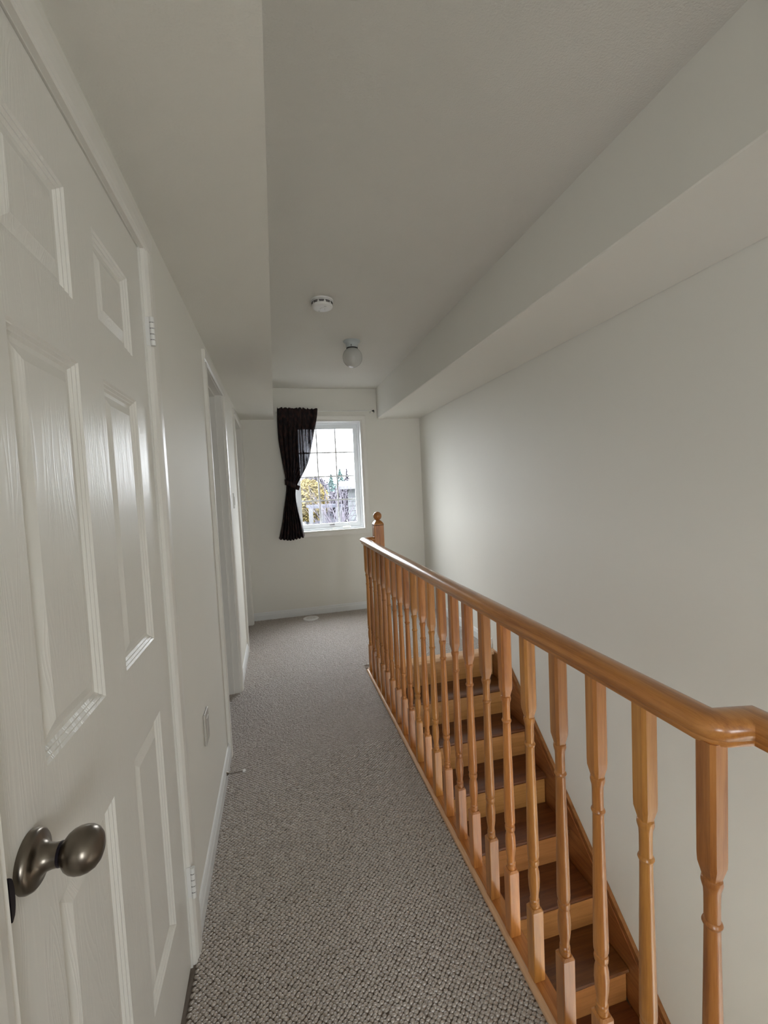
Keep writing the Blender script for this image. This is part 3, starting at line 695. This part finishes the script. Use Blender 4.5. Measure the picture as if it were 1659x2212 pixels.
tree('spruce_tree', (9.9, 50, -.7), 2.1, 2.6, M['leaf_teal'], 1200, .28, 7, 'low evergreen above the pale house roof', True)
def house(name, x0, x1, y0, y1, z0, ze, zr, m, label, axis='x'):
    h = empty(name, ((x0+x1)/2, (y0+y1)/2, z0)); tag(h, label, 'house')
    wl_ = obj('house_wall', box(x0, x1, y0, y1, z0, ze), m, h)
    n = int((ze-z0)/.18)
    bm = bmesh.new()
    for i in range(n):
        z = z0+i*.18; bx(bm, x0-.02, x1+.02, y0-.025, y0, z, z+.155); bx(bm, x0-.025, x0, y0, y1, z, z+.155)
    sdg = obj('siding', bm, m, h); sdg['kind'] = 'stuff'
    o = .35; xm, ym = (x0+x1)/2, (y0+y1)/2
    if axis == 'x': pts = [(y0-o, ze-.02), (y1+o, ze-.02), (y1+o, ze+.08), (ym, zr), (y0-o, ze+.08)]; rb_ = extrude_profile(pts, 'x', x0-o, x1+o)
    else: pts = [(x0-o, ze-.02), (x1+o, ze-.02), (x1+o, ze+.08), (xm, zr), (x0-o, ze+.08)]; rb_ = extrude_profile(pts, 'y', y0-o, y1+o)
    obj('roof', rb_, M['roof'], h)
    obj('gutter', boxes((x0-o-.02, x1+o+.02, y0-o-.06, y0-o, ze-.02, ze+.10)), M['outer_white'], h)
    return h
h1 = house('house', 2.75, 7.5, 16.5, 20.5, -3.2, 1.42, 1.75, M['siding'], 'pale clapboard house at the right edge of the window view')
h1.location = (5.35, 18.0, -3.2); h1.rotation_euler = (0, 0, -.162)
h2 = house('house', -4.5, 1.6, 36, 42, -3.2, .1, 1.2, M['siding2'], 'grey house with low roof behind the yellow tree')
h3 = house('house', 2.6, 6.6, 38, 44, -3.2, -.3, 1.0, M['siding2'], 'grey roofed house in the middle distance')
for hx, hy, hz in ((3.2, 37.95, -.9), (4.4, 37.95, -.9), (5.6, 37.95, -.9)):
    f = obj('house_window', box(hx, hx+.6, hy-.04, hy+.02, hz, hz+.9), M['outer_white'], h3); obj('pane', box(hx+.05, hx+.55, hy-.05, hy-.03, hz+.05, hz+.85), M['pane_dark'], f)
pg = empty('pergola', (2.2, 22, -3.2)); tag(pg, 'pale garden pergola with white posts below the window view', 'pergola')
obj('beam', box(1.55, 3.3, 21.9, 22.0, .52, .66), M['roof'], pg); obj('beam', box(1.55, 3.3, 23.4, 23.5, .52, .66), M['roof'], pg)
for px_ in (1.66, 2.3, 3.1):
    for py_ in (21.95, 23.45): obj('post', box(px_, px_+.10, py_-.05, py_+.05, -3.2, .52), M['outer_white'], pg)
fe = empty('garden_fence', (3, 19, -3.2)); tag(fe, 'low pale garden fence behind the bare shrubs', 'fence')
obj('fence_boards', boxes(*[(.2+i*.2, .2+i*.2+.17, 19, 19.03, -3.2, -.45) for i in range(12)]), M['siding2'], fe)['kind'] = 'stuff'
obj('rail', box(.2, 2.6, 19.03, 19.07, -.8, -.7), M['siding2'], fe)
def shrub(cx, cy, seed, label, H=4.0):
    rr = random.Random(seed); bm = bmesh.new()
    def br(p, d, L, r, lev):
        q = p+d*L; mid = p+d*L*.5+Vector((rr.uniform(-.06, .06), rr.uniform(-.06, .06), 0))*L
        tube([p, mid, q], [r, r*.85, r*.7], 4, bm)
        if lev:
            for _ in range(3 if lev > 1 else 2):
                nd_ = (d+Vector((rr.uniform(-.6, .6), rr.uniform(-.6, .6), rr.uniform(-.1, .45)))).normalized(); br(q if rr.random() < .6 else mid, nd_, L*.68, r*.6, lev-1)
    br(Vector((cx, cy, -3.2)), Vector((0, 0, 1)), H*.45, .035, 4)
    t = obj('bare_shrub', bm, M['twig']); tag(t, label, 'shrub')
shrub(.95, 10.0, 1, 'bare branching shrub at the left of the window view', 4.1)
shrub(1.75, 12.6, 2, 'bare branching shrub in the centre of the window view', 4.3)
shrub(2.35, 14.7, 3, 'bare branching shrub in front of the pale house', 4.5)
